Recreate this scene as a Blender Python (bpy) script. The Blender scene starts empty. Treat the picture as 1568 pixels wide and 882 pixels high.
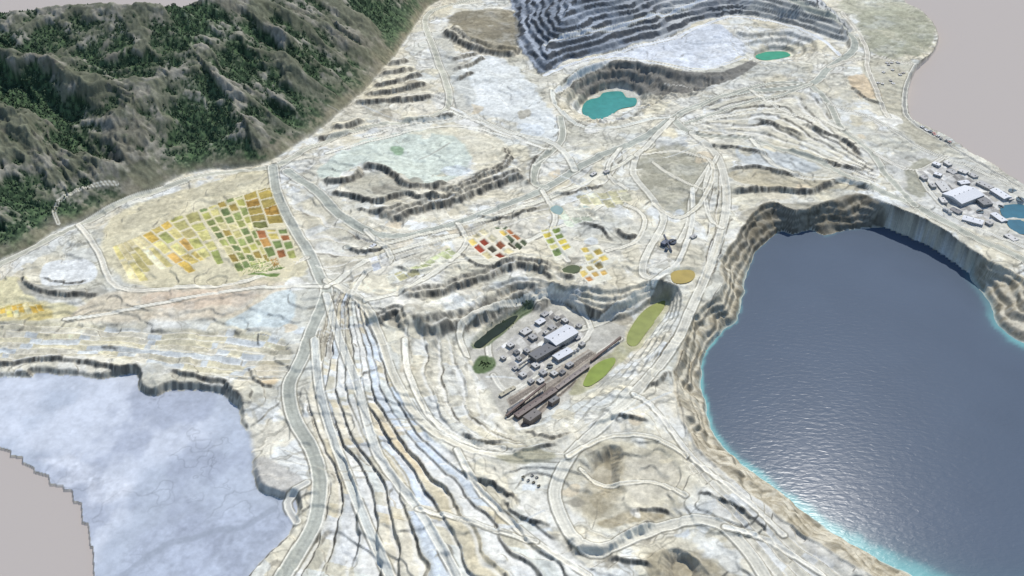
import bpy, bmesh, math, numpy as np, random
from mathutils import Vector
random.seed(4); rng=np.random.RandomState(7)
# ------------------------------------------------------------------ survey camera (metres)
CH=1500.0; PITCH=math.radians(35); F=1506.0
sp,cp=math.sin(PITCH),math.cos(PITCH)
def P(px,py,z=0.0):
    """map position (x,y) of a surveyed point lying at altitude z"""
    a=(px-784)/F; b=(441-py)/F
    dx=a; dy=cp+b*sp; dz=-sp+b*cp
    k=(z-CH)/dz
    return np.array([dx*k,dy*k])
# ------------------------------------------------------------------ terrain grid
NR,NC=960,1560
Y0,Y1=940.0,5300.0
def HW(y): return 0.5*y+720
yr=Y0*(Y1/Y0)**np.linspace(0,1,NR)
ur=np.linspace(-1,1,NC)
Y=np.repeat(yr[:,None],NC,1); X=ur[None,:]*HW(Y)
H=np.zeros((NR,NC)); C=np.zeros((NR,NC,3))
def idx(x,y):
    r=np.log(np.clip(y,Y0,Y1)/Y0)/math.log(Y1/Y0)*(NR-1)
    c=(np.clip(x/HW(y),-1,1)+1)/2*(NC-1)
    return int(r),int(c)
def Hs(x,y):
    r,c=idx(x,y); return H[min(max(r,0),NR-1),min(max(c,0),NC-1)]
def PS(px,py):
    z=520.0 if py<420 and px<720 or py<60 else 60.
    while z>-160:
        p=P(px,py,z)
        if Hs(*p)>=z: break
        z-=3
    return P(px,py,z)
# noise ------------------------------------------------------------
TAB=rng.rand(512,512)
def vn(x,y,s=0):
    x=x+s*37.17; y=y+s*91.7
    xi=np.floor(x); yi=np.floor(y); fx=x-xi; fy=y-yi
    fx=fx*fx*fx*(fx*(fx*6-15)+10); fy=fy*fy*fy*(fy*(fy*6-15)+10)
    xi=xi.astype(np.int64)&511; yi=yi.astype(np.int64)&511; x1=(xi+1)&511; y1=(yi+1)&511
    return (TAB[yi,xi]*(1-fx)+TAB[yi,x1]*fx)*(1-fy)+(TAB[y1,xi]*(1-fx)+TAB[y1,x1]*fx)*fy
def fbm(x,y,sc,o=4,s=0,g=.5):
    x=x/sc;y=y/sc;a=1;t=0;n=0
    for i in range(o):
        t=t+a*vn(x,y,s+i);n+=a;a*=g
        x,y=(x*.8-y*.6)*2.03,(x*.6+y*.8)*2.03
    return t/n
def ridged(x,y,sc,o=4,s=0,g=.5):
    x=x/sc;y=y/sc;a=1;t=0;n=0
    for i in range(o):
        t=t+a*(1-abs(2*vn(x,y,s+i)-1));n+=a;a*=g
        x,y=(x*.8-y*.6)*2.03,(x*.6+y*.8)*2.03
    return t/n
TB2=rng.rand(512,512,3)
def worley(x,y,sc,s=0):
    x=x/sc+s*13.3;y=y/sc+s*7.7; xi=np.floor(x).astype(np.int64);yi=np.floor(y).astype(np.int64)
    f1=np.full(x.shape,9.);f2=np.full(x.shape,9.);idd=np.zeros(x.shape)
    for i in(-1,0,1):
        for j in(-1,0,1):
            r=TB2[(yi+j)&511,(xi+i)&511]; d=np.maximum(abs(xi+i+r[...,0]-x),abs(yi+j+r[...,1]-y))*.6+.4*np.hypot(xi+i+r[...,0]-x,yi+j+r[...,1]-y)
            m=d<f1; f2=np.where(m,f1,np.minimum(f2,d)); idd=np.where(m,r[...,2],idd); f1=np.where(m,d,f1)
    return f1,f2,idd
def ss(a,b,x):
    t=np.clip((x-a)/(b-a),0,1); return t*t*(3-2*t)
WX=(fbm(X,Y,45,3,11)-.5)*2; WY=(fbm(X,Y,45,3,23)-.5)*2
FN=fbm(X,Y,9,3,31); MN=fbm(X,Y,38,4,41); LN=fbm(X,Y,190,4,51)
# fields -----------------------------------------------------------
def smooth(pts,closed=False,n=4):
    pts=[np.array(p,float) for p in pts]; N=len(pts); out=[]
    rg=range(N) if closed else range(N-1)
    for i in rg:
        if closed: p0,p1,p2,p3=pts[i-1],pts[i],pts[(i+1)%N],pts[(i+2)%N]
        else: p0,p1,p2,p3=pts[max(i-1,0)],pts[i],pts[i+1],pts[min(i+2,N-1)]
        for k in range(n):
            t=k/n
            out.append(.5*((2*p1)+(p2-p0)*t+(2*p0-5*p1+4*p2-p3)*t*t+(3*p1-p0-3*p2+p3)*t**3))
    if not closed: out.append(pts[-1])
    return out
def sub(pts,m):
    a=np.array(pts); x0,y0=a.min(0)-m; x1,y1=a.max(0)+m
    r0=idx(0,max(y0,Y0))[0]; r1=min(idx(0,min(y1,Y1))[0]+2,NR)
    us=[x/HW(max(min(y,Y1),Y0)) for x in (x0,x1) for y in (y0,y1)]
    c0=int((max(min(us),-1)+1)/2*(NC-1)); c1=min(int((min(max(us),1)+1)/2*(NC-1))+2,NC)
    return (slice(max(r0,0),max(r1,r0+1)),slice(max(c0,0),max(c1,c0+1)))
def field(pts,closed,m=60,warp=0):
    sl=sub(pts,m+warp); x=X[sl]+warp*WX[sl]; y=Y[sl]+warp*WY[sl]
    best=np.full(x.shape,1e12); sg=np.ones(x.shape); T=np.zeros(x.shape); ins=np.zeros(x.shape,bool); acc=0
    n=len(pts); 
    for i in range(n if closed else n-1):
        a=pts[i]; b=pts[(i+1)%n]; e=b-a; L2=e@e
        if L2<1e-9: continue
        L=math.sqrt(L2)
        t=np.clip(((x-a[0])*e[0]+(y-a[1])*e[1])/L2,0,1)
        ddx=x-a[0]-t*e[0]; ddy=y-a[1]-t*e[1]; d=ddx*ddx+ddy*ddy
        mk=d<best; best[mk]=d[mk]; T[mk]=(acc+t*L)[mk]
        if not closed:
            cr=e[0]*(y-a[1])-e[1]*(x-a[0]); sg[mk]=np.sign(cr)[mk]
        else:
            cond=((a[1]>y)!=(b[1]>y))
            if abs(e[1])>1e-9: ins^=cond&(x<e[0]*(y-a[1])/e[1]+a[0])
        acc+=L
    d=np.sqrt(best)
    if closed: d=np.where(ins,d,-d)
    else: d=d*np.where(sg==0,1,sg)
    return sl,d,T,acc
def W(pts,z=0): return [P(a,b,z) for a,b in pts]
def S(pts): return [PS(a,b) for a,b in pts]
def col(c): return np.array(c,float)/255
def paint(sl,m,c):
    c=col(c) if not isinstance(c,np.ndarray) or c.ndim==1 and c.max()>1 else c
    C[sl]=C[sl]*(1-m[...,None])+c*m[...,None]

# ================================================================== HEIGHTS
rel=(LN-.5)*36
q=5.0; f=rel/q; fl=np.floor(f); fr=f-fl
H+=(fl+ss(.75,1,fr))*q*.8
H+=(MN-.5)*2.8+(FN-.5)*1.2
# hills
hb=[(-420,560),(-100,450),(0,398),(50,378),(90,350),(150,325),(215,297),(290,264),(350,256),(413,248),(470,210),(530,163),(575,118),(600,92),(632,45),(655,12),(700,-12),(760,-40)]
hbw=smooth(W(hb),False,3)
rl=[P(-500,40,330),P(-150,16,340),P(0,20,350),P(75,14,350),P(140,10,350),P(200,12,345),P(260,8,335),P(330,0,320),P(420,-4,270),P(540,-22,200),P(640,-40,110),P(700,-46,60)]
rlw=smooth(rl,False,3)
sl,db,tb,_=field(hbw,False,2600)
DB=np.full((NR,NC),-1e3); TB=np.zeros((NR,NC)); DB[sl]=db; TB[sl]=tb
sl,dr,tr,La=field(rlw,False,2600)
DR=np.full((NR,NC),1e3); TR=np.zeros((NR,NC)); DR[sl]=dr; TR[sl]=tr
hz=np.interp(TR,[0]+list(np.cumsum([np.linalg.norm(rl[i+1]-rl[i]) for i in range(len(rl)-1)])),[330,340,350,350,350,345,335,320,270,200,110,60])
k=np.clip(DB,0,1e4)/(np.clip(DB,0,1e4)+abs(DR)+1e-3)
hx=TB+90*(fbm(X,Y,240,4,61)-.5)*2+.2*DB; 
spur=ridged(hx,DB*.36,220,5,63,.48)
spf=ridged(hx+30*(MN-.5),DB*.5,75,4,67,.58)
hh=np.where(DR<=0,hz*(k**.95),hz-.55*abs(DR))
amp=ss(-10,150,DB)*np.where(DR<=0,1,np.exp(-abs(DR)/150))
hh=hh+amp*((spur-.58)*150*(1-.75*np.exp(-abs(DR)/120))+(spf-.5)*34+(FN-.5)*7+(MN-.5)*12)
HM=ss(-4,10,DB)
H=H*(1-HM)+np.maximum(hh,-45)*HM
HILL=HM.copy()
farvoid=(DB>0)&(DR>0)&(hh<-20)
# tailings
TZ=-12.
tp=[(0,578),(50,571),(110,574),(155,580),(185,574),(212,574),(216,598),(240,606),(266,596),(330,600),(360,618),(372,650),(386,690),(386,720),(400,752),(430,765),(452,762),(455,790),(440,822),(400,860),(370,900),(330,1000),(-400,1000),(-500,560)]
tw=smooth(W(tp,TZ),True,3)
sl,d,t,_=field(tw,True,60,4); TAIL=np.zeros_like(H); TAIL[sl]=ss(-12,4,d+4*(vn(t/12,t*0)-.5)); 
H=H*(1-TAIL)+(TZ+(MN-.5)*1.2+(FN-.5)*.3)*TAIL
sl,d,t,_=field(smooth(W([(385,712),(405,700),(440,722),(466,735),(455,762),(425,766),(400,752)],TZ),True),True,30,3); H[sl]=np.maximum(H[sl],TZ+7*ss(-8,30,d))
sl,d,t,_=field(smooth(W([(212,590),(228,574),(262,582),(246,604)],TZ),True),True,20,3); H[sl]=np.maximum(H[sl],TZ+10*ss(-2,14,d))
# lake
rim=[(1150,326),(1122,365),(1100,400),(1104,440),(1068,470),(1043,520),(1028,565),(1032,605),(1043,645),(1065,685),(1100,720),(1150,762),(1210,803),(1280,850),(1350,895),(1430,940),(1500,980),(1700,1010),(1850,900),(1850,650),(1750,520),(1620,450),(1568,422),(1500,388),(1470,366),(1440,348),(1400,330),(1350,309),(1320,294),(1290,298),(1260,308),(1220,318),(1180,306)]
wat=[(1190,356),(1215,360),(1240,352),(1262,360),(1300,352),(1380,349),(1430,368),(1465,395),(1490,430),(1515,465),(1530,500),(1568,525),(1650,560),(1720,700),(1700,900),(1550,940),(1400,884),(1330,847),(1260,805),(1200,760),(1140,712),(1100,675),(1085,640),(1075,590),(1080,545),(1105,510),(1130,485),(1140,440),(1155,390)]
LZ=-70.0
rw=smooth(W(rim),True,3); ww=smooth(W(wat,LZ),True,3)
slR,dR_,tR_,_=field(rw,True,120,9)
RIM=np.full_like(H,-1e3); RIM[slR]=dR_; RT=np.zeros_like(H); RT[slR]=tR_
slW,dW_,_,_=field(ww,True,300,8)
WAT=np.full_like(H,-1e3); WAT[slW]=dW_
k=np.clip(RIM,0,1e4)/(np.clip(RIM,0,1e4)+np.clip(-WAT,0,1e4)+1e-3)
gul=(ridged(RT+14*(MN-.5),RIM*.5,30,4,71,.6)-.5)
kk=k*4+1.6*(vn(RT/70.,k*2,72)-.5)*4*k*(1-k)+.8*(MN-.5)*ss(0,.1,k)*ss(1,.9,k); kst=(np.floor(kk)+ss(.35,1,kk-np.floor(kk)))/4
BFR=kk-np.floor(kk)
lk=LZ*np.clip(.25*k+.75*kst,0,1)+gul*9*k*(1-k)*4
lk=np.where(WAT>0,LZ-np.minimum(WAT*.35,16),lk)
mk=ss(0,6,RIM); H=H*(1-mk)+lk*mk*1.0
BAS=np.zeros_like(H)
def basin(rimp,flp,zf,zr=0,step=0,warp=5,g=12):
    sl,d,t,_=field(smooth(W(rimp,zr),True,3),True,40,warp)
    sl2,d2,_,_=field(smooth(W(flp,zf),True,3),True,900,warp)
    D2=np.full_like(H,-1e3); D2[sl2]=d2; d2=D2[sl]
    k=np.clip(d,0,1e4)/(np.clip(d,0,1e4)+np.clip(-d2,0,1e4)+1e-3); k[d2>0]=1
    kr=k
    if step:
        q=k*step+.5*(MN[sl]-.5)*(k<1); k=np.clip(.2*k+.8*(np.floor(q)+ss(.45,1,q-np.floor(q)))/step,0,1)
    gu=(ridged(t+12*(MN[sl]-.5),d*.2,24,4,77,.6)-.5)*g*kr*(1-kr)*4
    m=ss(0,5,d); H[sl]=H[sl]*(1-m)+(H[sl]*(1-k)+zf*k)*m+gu*m
    BAS[sl]=np.maximum(BAS[sl],m*(kr<1))
basin([(655,480),(700,446),(790,425),(860,432),(900,438),(950,440),(1000,428),(1040,436),(1046,470),(1015,530),(965,600),(900,665),(800,700),(720,700),(635,650),(600,570),(602,520)],
      [(728,532),(765,500),(800,478),(850,460),(900,486),(940,494),(968,484),(1000,463),(1022,458),(1020,480),(990,520),(950,566),(884,614),(800,654),(768,630),(736,590)],-50,0,4,4,8)
basin([(840,140),(862,118),(900,100),(940,88),(1000,96),(1050,106),(1110,106),(1150,86),(1168,98),(1140,126),(1080,146),(1005,166),(990,182),(940,192),(895,190),(862,178),(842,160)],
      [(888,172),(898,152),(925,138),(952,136),(978,146),(978,166),(945,176),(904,184)],-85,0,3,9,24)
basin([(1094,45),(1150,48),(1200,46),(1256,62),(1252,90),(1210,102),(1165,106),(1145,94),(1115,72)],[(1158,88),(1175,78),(1205,78),(1212,88),(1185,94),(1165,94)],-45,0,3)
basin([(885,705),(930,680),(955,690),(950,740),(930,765),(900,745)],[(905,725),(930,705),(935,735),(915,745)],-20)
basin([(1010,850),(1040,838),(1075,862),(1090,900),(1020,900)],[(1030,865),(1050,858),(1060,880),(1040,890)],-18)
basin([(640,440),(700,404),(735,410),(700,440),(652,470)],[(660,450),(700,420),(705,430),(668,462)],-10)
# continental pit high wall
hw=[(786,12),(790,60),(812,94),(834,112),(862,96),(900,86),(960,70),(1020,56),(1070,34),(1130,24),(1190,34),(1250,52),(1292,66),(1306,52),(1282,20),(1238,-6),(1200,-50),(1000,-90),(740,-90),(770,-20)]
sl,d,t,_=field(smooth(W(hw),True,3),True,40,16)
BW=31.0; q=np.clip(d,0,520)/BW+(LN[sl]-.5)*3.2*ss(0,90,d)+.25*(MN[sl]-.5); fq=q-np.floor(q)
hs=(np.floor(q)+ss(.48,.98,fq))*16
gu=(ridged(t,d*.0,17,3,81)-.5)*5*ss(.4,.6,fq)+(MN[sl]-.5)*4
m=ss(0,4,d); H[sl]=H[sl]*(1-m)+(np.maximum(hs,0)+gu)*m
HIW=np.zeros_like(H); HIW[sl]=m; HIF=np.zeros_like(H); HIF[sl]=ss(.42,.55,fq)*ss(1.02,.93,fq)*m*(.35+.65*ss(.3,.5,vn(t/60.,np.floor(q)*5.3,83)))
# scarps --------------------------------------------------------------
FACE=np.zeros_like(H); FST=np.zeros_like(H)
def scarp(pts,hgt,L=45,w=None,g=4,dark=1,z=0,warp=4,taper=30):
    g=g*.6; w=w or max(hgt*1.0,5)
    pw=smooth(W(pts,z),False,4)
    sl,s,t,tot=field(pw,False,L*3+w,warp)
    tp=ss(0,taper,t)*ss(0,taper,tot-t)*(abs(s)<L*4)
    s2=s+g*(vn(t/7.,s*0+3,5)-.5)*2+g*(vn(t/21.,s*0+9,6)-.5)*2
    near=np.exp(-np.clip(s2,0,1e4)/L)
    hv=hgt*(.7+.55*vn(t/50.,s*0+2,8))
    if hgt>=22: # two lifts with a berm between
        prof=.5*ss(-w*.5,-w*.08,s2)+.5*ss(w*.12,w*.5,s2)
    else: prof=ss(-w*.5,w*.5,s2)
    dz=hv*prof*near*tp
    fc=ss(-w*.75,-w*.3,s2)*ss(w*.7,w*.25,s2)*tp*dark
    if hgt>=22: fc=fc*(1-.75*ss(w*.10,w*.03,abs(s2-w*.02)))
    H[sl]+=dz
    H[sl]+= (ridged(t,s*.05,11,3,87,.6)-.5)*min(hgt*.22,5)*fc
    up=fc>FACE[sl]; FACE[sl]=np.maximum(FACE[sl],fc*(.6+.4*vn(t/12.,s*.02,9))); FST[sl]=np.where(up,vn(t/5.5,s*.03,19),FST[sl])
for i,(a,b) in enumerate([((592,100),(628,90)),((580,116),(638,104)),((568,132),(650,117)),((556,146),(660,131)),((540,160),(668,146)),((610,186),(700,176)),((480,212),(545,196)),((505,196),(560,182))]):
    scarp([a,((a[0]+b[0])/2,(a[1]+b[1])/2+3),b],20,40,g=3)
scarp([(490,268),(505,276),(530,276),(552,264),(546,252)],20,40,z=5)
scarp([(550,255),(575,256),(600,266),(616,286),(640,290),(665,288),(690,280)],21,45,z=5)
scarp([(500,296),(540,300),(580,310),(620,300),(640,310),(678,306)],16,40)
scarp([(540,318),(580,326),(625,318)],12,30)
scarp([(590,340),(640,320),(700,304),(760,280),(806,270)],32,50,w=44,g=8)
scarp([(684,302),(730,278),(768,262),(780,245),(772,226)],24,40,g=9)
scarp([(812,285),(815,262),(822,245),(850,228)],16,30)
scarp([(690,95),(705,90),(735,78)],16,30);scarp([(695,110),(720,100),(745,86)],16,30);scarp([(700,125),(728,110)],14,30)
scarp([(680,50),(720,68),(760,78),(792,84)],40,70,w=64,g=8)
# dump faces above concentrator
scarp([(612,462),(650,450),(690,438),(735,425),(790,407),(850,414)],30,40,w=42,g=8)
scarp([(640,508),(700,484),(750,464),(800,440),(838,452)],34,40,w=52,g=8)
scarp([(575,500),(590,487),(610,482),(622,506)],28,35,g=8)
scarp([(860,440),(890,454),(925,464),(965,452),(985,438)],16,30,g=5)
scarp([(845,405),(862,420),(885,425)],14,25)
scarp([(935,350),(960,366),(982,360)],14,30)
scarp([(820,400),(835,420),(850,428)],12,20)
scarp([(700,385),(740,412),(790,402)],8,20);scarp([(880,345),(920,352),(940,372)],9,20);scarp([(600,412),(640,420),(680,402)],9,20)
scarp([(720,330),(780,332),(830,318)],9,20);scarp([(840,300),(890,292),(930,282)],9,20);scarp([(520,372),(560,384),(600,378)],9,20)
scarp([(800,640),(840,668),(880,655)],9,30)
scarp([(985,600),(1005,590),(1025,570)],9,30)
scarp([(780,700),(820,690),(860,680)],8,25);scarp([(700,655),(740,672),(780,668)],9,30)
# lake surroundings
scarp([(1118,262),(1160,255),(1210,268),(1235,270)],12,30)
scarp([(1120,296),(1180,288),(1240,294),(1290,280),(1340,290)],20,25)
scarp([(1120,330),(1105,372),(1090,430)],8,25)
scarp([(1200,232),(1240,244),(1290,256),(1330,262)],12,30)
scarp([(1225,190),(1262,206),(1300,222),(1320,240)],14,30)
scarp([(1150,180),(1200,196),(1230,212)],10,30);scarp([(1080,222),(1130,226),(1180,240)],10,30)
scarp([(1255,35),(1290,55),(1302,75)],16,30)
scarp([(1300,130),(1330,150),(1360,160)],9,30)
# bottom
scarp([(862,815),(880,838),(920,846),(960,826),(1010,800)],18,40,g=6,z=0)
scarp([(920,858),(980,866),(1010,872)],9,40,g=6)
scarp([(960,790),(1000,778),(1040,790)],8,30)
scarp([(900,655),(950,640),(1000,650)],8,30)
scarp([(760,760),(800,790),(850,800)],7,30,g=6);scarp([(700,720),(760,745),(800,770)],8,30,g=6)
scarp([(1060,760),(1120,775),(1180,820)],6,30,g=6)
scarp([(30,425),(50,445),(100,456),(160,452)],12,30)
scarp([(60,428),(100,438),(140,430)],6,25)
scarp([(-60,560),(0,560),(60,555),(130,558),(180,568),(222,564)],12,35,g=4,z=-6)
scarp([(255,572),(310,584),(345,592),(372,622)],11,35,g=4,z=-6)
scarp([(378,560),(395,588),(430,590)],7,30)
# strips -----------------------------------------------------------------
def strips(Lp,Rp,n,hgt,reg,seed,z=0,jit=.4,fs=.75):
    a=smooth(W(Lp,z),False,4); b=smooth(W(Rp,z),False,4)
    slr,dr,_,_=field(smooth(W(reg,z),True,2),True,10,14)
    sa,da,ta,_=field(a,False,1200); sb,dbb,_,_=field(b,False,1200)
    A=np.full_like(H,1e4);A[sa]=abs(da);T=np.zeros_like(H);T[sa]=ta
    B=np.full_like(H,1e4);B[sb]=abs(dbb)
    A=A[slr];B=B[slr];T=T[slr]
    s=A/(A+B+1e-3)*n+jit*(fbm(X[slr],Y[slr],110,3,seed)-.5)*2+.25*(MN[slr]-.5)
    m=ss(0,18,dr); i=np.floor(s); fr=s-i
    br=.2+1.3*vn(i*3.3,T/120.,seed+5)
    H[slr]+=m*hgt*br*(ss(.82,1,fr)-fr)
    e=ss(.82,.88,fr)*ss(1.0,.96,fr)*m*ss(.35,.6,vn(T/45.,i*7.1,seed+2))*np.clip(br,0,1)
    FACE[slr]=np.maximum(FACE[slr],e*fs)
    return slr,m,i,fr,T
st1=strips([(500,450),(470,540),(448,600),(466,680),(488,740),(478,800),(440,890),(420,960)],[(560,465),(600,560),(645,640),(700,690),(760,740),(830,800),(900,850),(980,900),(1060,980)],12,8,
   [(505,445),(560,465),(600,560),(640,640),(700,695),(760,745),(840,810),(900,860),(980,910),(900,1000),(420,1000),(455,850),(492,800),(500,740),(480,680),(465,600),(480,540)],91,0,.6)
st2=strips([(0,488),(130,492),(250,500),(360,502),(440,520)],[(0,552),(120,552),(230,560),(330,580),(430,575)],7,7,
   [(-300,486),(0,488),(130,490),(250,498),(360,500),(440,515),(450,560),(430,580),(370,590),(330,582),(230,560),(120,550),(0,550),(-300,550)],97,0,.35)
st3=strips([(1115,400),(1068,460),(1040,520),(1022,565),(1020,610),(1035,660)],[(1140,440),(1110,500),(1085,545),(1075,600),(1090,650),(1110,690)],3,6,
   [(1120,400),(1068,455),(1035,520),(1018,565),(1020,620),(1040,670),(1070,690),(1060,600),(1075,540),(1110,495)],101)
st4=strips([(1060,208),(1150,217),(1260,255),(1330,282)],[(1080,160),(1150,140),(1240,132),(1290,200),(1340,240)],7,6,
   [(1060,205),(1080,162),(1150,142),(1235,135),(1268,165),(1288,205),(1330,245),(1350,275),(1330,280),(1260,250),(1200,228),(1150,213)],103)
st5=strips([(1050,650),(1110,725),(1200,800),(1350,900),(1400,940)],[(870,700),(1000,690),(1060,760),(1110,805),(1180,900)],7,5,
   [(1045,660),(1110,728),(1200,805),(1350,905),(1300,960),(1190,900),(1160,850),(1115,800),(1065,740),(1035,690)],105,0,.6,.45)
st6=strips([(1120,270),(1120,330),(1085,440),(1010,560)],[(1075,240),(1060,330),(1050,430),(1040,470),(960,600)],5,6,
   [(1118,270),(1116,340),(1095,420),(1060,460),(1035,520),(1000,590),(970,600),(1040,480),(1062,440),(1075,380),(1082,300),(1090,260)],107)
st7=strips([(425,270),(480,292),(560,355),(620,365),(760,322)],[(500,445),(600,400),(700,370),(800,330)],6,6,
   [(430,280),(480,300),(520,335),(560,362),(620,370),(700,350),(780,320),(790,335),(700,366),(620,400),(560,430),(505,440),(470,370)],109)
st8=strips([(606,500),(606,570),(640,650),(720,698),(800,700)],[(700,480),(728,540),(740,600),(775,640),(810,655)],5,4,
   [(610,500),(608,570),(640,648),(720,694),(800,696),(800,655),(768,632),(735,590),(722,535),(690,500),(650,500)],111)
st9=strips([(1030,180),(880,262),(780,312),(680,345)],[(980,236),(960,290),(900,330),(820,345),(720,370)],5,6,
   [(1020,192),(950,232),(880,270),(780,318),(700,350),(720,362),(820,338),(890,318),(950,285),(970,240)],113)
# void outside the surveyed model ---------------------------------------
VOID=np.zeros_like(H)
def void(pts,z):
    sl,d,_,_=field(W(pts,z),True,5); VOID[sl]=np.maximum(VOID[sl],(d>0)*1.0)
void([(-600,660),(-60,668),(0,686),(16,690),(16,698),(34,700),(34,708),(52,716),(52,722),(74,728),(76,742),(96,743),(98,750),(110,751),(112,768),(124,770),(126,800),(135,802),(138,836),(142,838),(144,900),(150,1100),(-600,1100)],TZ)
void(smooth([(1360,-60),(1378,-10),(1402,10),(1425,32),(1437,60),(1424,84),(1402,104),(1392,130),(1390,152),(1398,182),(1424,196),(1472,222),(1522,250),(1575,280),(1700,330),(1900,400),(2300,400),(2300,-100)],True,2),-2)
VOID[farvoid]=1
BZ=-16.0
VOID=np.maximum(VOID,(1-ss(0,1,np.minimum.reduce([(1-abs(X/HW(Y)))*400,(Y-Y0),(Y1-Y)])/6)))
VB=VOID>.5
H[VB]=BZ
# ================================================================== COLOURS
gy,gx=np.gradient(H); dyr=np.gradient(Y,axis=0); dxc=np.gradient(X,axis=1)
sx=gx/dxc; sy=(gy-sx*np.gradient(X,axis=0))/dyr; SL=np.hypot(sx,sy)
L2=fbm(X,Y,120,5,111,.6); L3=fbm(X,Y,70,5,113,.6); L4=fbm(X,Y,300,4,117)
def mix(a,b,m): return a*(1-m[...,None])+b*m[...,None]
Z3=0*C
C[:]=col((221,217,202))
C[:]=mix(C,col((214,218,218))+Z3,ss(.48,.57,L2)*.8)
C[:]=mix(C,col((202,195,172))+Z3,ss(.5,.6,L3)*.6)
C[:]=mix(C,col((186,186,175))+Z3,ss(.52,.62,L4)*.6)
f1,f2,wid=worley(X+24*WX+.35*Y,Y+24*WY-.35*X,105,1)
pc=np.array([col(c) for c in [(222,218,204),(224,217,192),(212,216,213),(202,198,180),(222,223,219),(206,204,190),(212,204,180)]])[(wid*6.999).astype(int)]
C[:]=mix(C,pc,.55*np.ones_like(H)*ss(.35,.55,fbm(X,Y,160,2,119)))
tm_=ss(.09,.03,f2-f1)*ss(.40,.55,fbm(X,Y,240,2,118)); C[:]=mix(C,col((190,188,176))+Z3,tm_*.7)
tm2=ss(.02,.07,f2-f1)*ss(.12,.08,f2-f1)*ss(.5,.6,fbm(X,Y,90,2,116)); C[:]=mix(C,col((138,134,122))+Z3,tm2*.5)
f1,f2,wid=worley(X+14*WX-.5*Y,Y+14*WY+.5*X,44,4)
C*=(1+.12*(wid-.5)*ss(.4,.55,fbm(X,Y,130,2,120)))[...,None]
rg=ridged(X+10*WX,Y+10*WY,30,4,122,.65)
C*= (1+.14*(MN-.5)+.20*(FN-.5)+.13*(.62-rg))[...,None]
for s_,sc,nn in ((121,170,9),(125,90,5)):
    f=fbm(X,Y,sc,3,s_)*nn; fr=f-np.floor(f)
    gl=np.hypot(*np.gradient(f))+1e-4; dl=np.minimum(fr,1-fr)/gl; mm=ss(.52,.62,fbm(X,Y,190,2,s_+3))
    C[:]=mix(C,C*.78,ss(1.5,.2,dl)*mm*.7)
def patch(pts,c,feather=6,warp=14,a=1.0,n=.0,m=60):
    sl,d,t,_=field(smooth(S(pts),True,3),True,feather+5,warp)
    k=ss(-feather,feather,d)*a
    if n: k=k*np.clip(1-n+2*n*ss(.40,.58,L3[sl]),0,1)
    cc=col(c)*(1+.20*(MN[sl]-.5)+.24*(FN[sl]-.5)+.12*(.62-rg[sl]))[...,None]
    C[sl]=C[sl]*(1-k[...,None])+cc*k[...,None]; return sl,k
patch([(440,440),(560,460),(640,560),(700,690),(560,720),(500,600)],(204,207,200),20,20,.35)
patch([(485,265),(520,235),(560,215),(640,200),(690,205),(725,240),(700,270),(655,285),(600,262),(550,250),(520,272)],(200,210,200),6,18,.85)
patch([(625,205),(700,196),(770,215),(780,245),(740,262),(722,240),(690,208)],(216,210,188),6,14,.7)
patch([(590,262),(612,270),(628,285),(590,305),(545,296),(520,280),(550,262)],(174,172,158),6,12,.7)
patch([(690,120),(745,86),(790,105),(830,150),(855,190),(850,220),(790,190),(735,175)],(218,223,223),10,22,.8)
patch([(868,104),(920,88),(1000,64),(1090,36),(1118,52),(1145,78),(1110,100),(1060,104),(1000,94),(940,88)],(207,213,221),5,9,.95,.15)
patch([(862,124),(900,104),(940,92),(1000,100),(1050,110),(1110,110),(1150,92),(1160,98),(1120,122),(1060,140),(1000,145),(960,135),(925,134),(895,150)],(116,115,111),4,6,.85)
patch([(1000,66),(1090,40),(1115,55),(1060,80)],(194,201,210),5,12,.6)
patch([(1090,210),(1180,225),(1300,265),(1400,320),(1330,290),(1250,290),(1150,260)],(192,191,180),10,12,.5)
patch([(1130,225),(1200,236),(1260,260),(1200,262),(1140,250)],(186,193,197),5,10,.7)
patch([(1320,15),(1400,15),(1430,45),(1420,80),(1350,88),(1315,60)],(158,159,140),12,34,.85,.3)
patch([(1290,0),(1375,0),(1400,12),(1340,25),(1290,20)],(174,175,156),10,24,.7,.3)
patch([(1320,95),(1400,95),(1392,180),(1470,230),(1440,240),(1380,200),(1330,160)],(184,180,162),8,20,.7,.3)
patch([(1298,122),(1320,114),(1345,140),(1340,152),(1312,148)],(210,188,156),5,16,.7)
patch([(1360,240),(1450,240),(1568,290),(1600,380),(1480,350),(1400,315)],(194,194,188),8,10,.7)
patch([(1395,250),(1430,250),(1420,300),(1390,290)],(150,149,132),6,14,.7)
patch([(980,250),(1010,225),(1060,225),(1090,260),(1075,310),(1040,330),(1000,310),(975,285)],(154,152,136),10,30,.8,.35)
patch([(1115,270),(1180,290),(1290,290),(1330,285),(1220,268),(1160,256)],(176,167,142),5,10,.7,.2)
patch([(870,700),(940,670),(1030,690),(1065,740),(1040,790),(960,812),(890,800),(870,760)],(192,186,165),14,30,.8,.3)
patch([(905,705),(945,690),(960,740),(915,790),(890,780)],(148,139,117),10,24,.7,.3)
patch([(960,700),(1030,700),(1040,750),(970,770)],(196,191,176),8,14,.5)
patch([(920,795),(990,780),(1020,790),(940,812)],(138,127,103),5,12,.7,.3)
patch([(1000,850),(1060,845),(1110,870),(1150,900),(1000,900)],(150,141,119),8,24,.7,.3)
patch([(1060,640),(1110,710),(1200,790),(1330,870),(1420,930),(1250,930),(1150,850),(1080,760)],(206,206,202),12,18,.6)
patch([(170,335),(250,300),(340,275),(410,262),(470,400),(440,430),(340,440),(220,440),(160,400)],(209,201,170),8,10,.8)
patch([(230,305),(330,280),(400,266),(390,282),(300,310),(220,345),(190,350)],(182,177,156),6,14,.6,.3)
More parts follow.
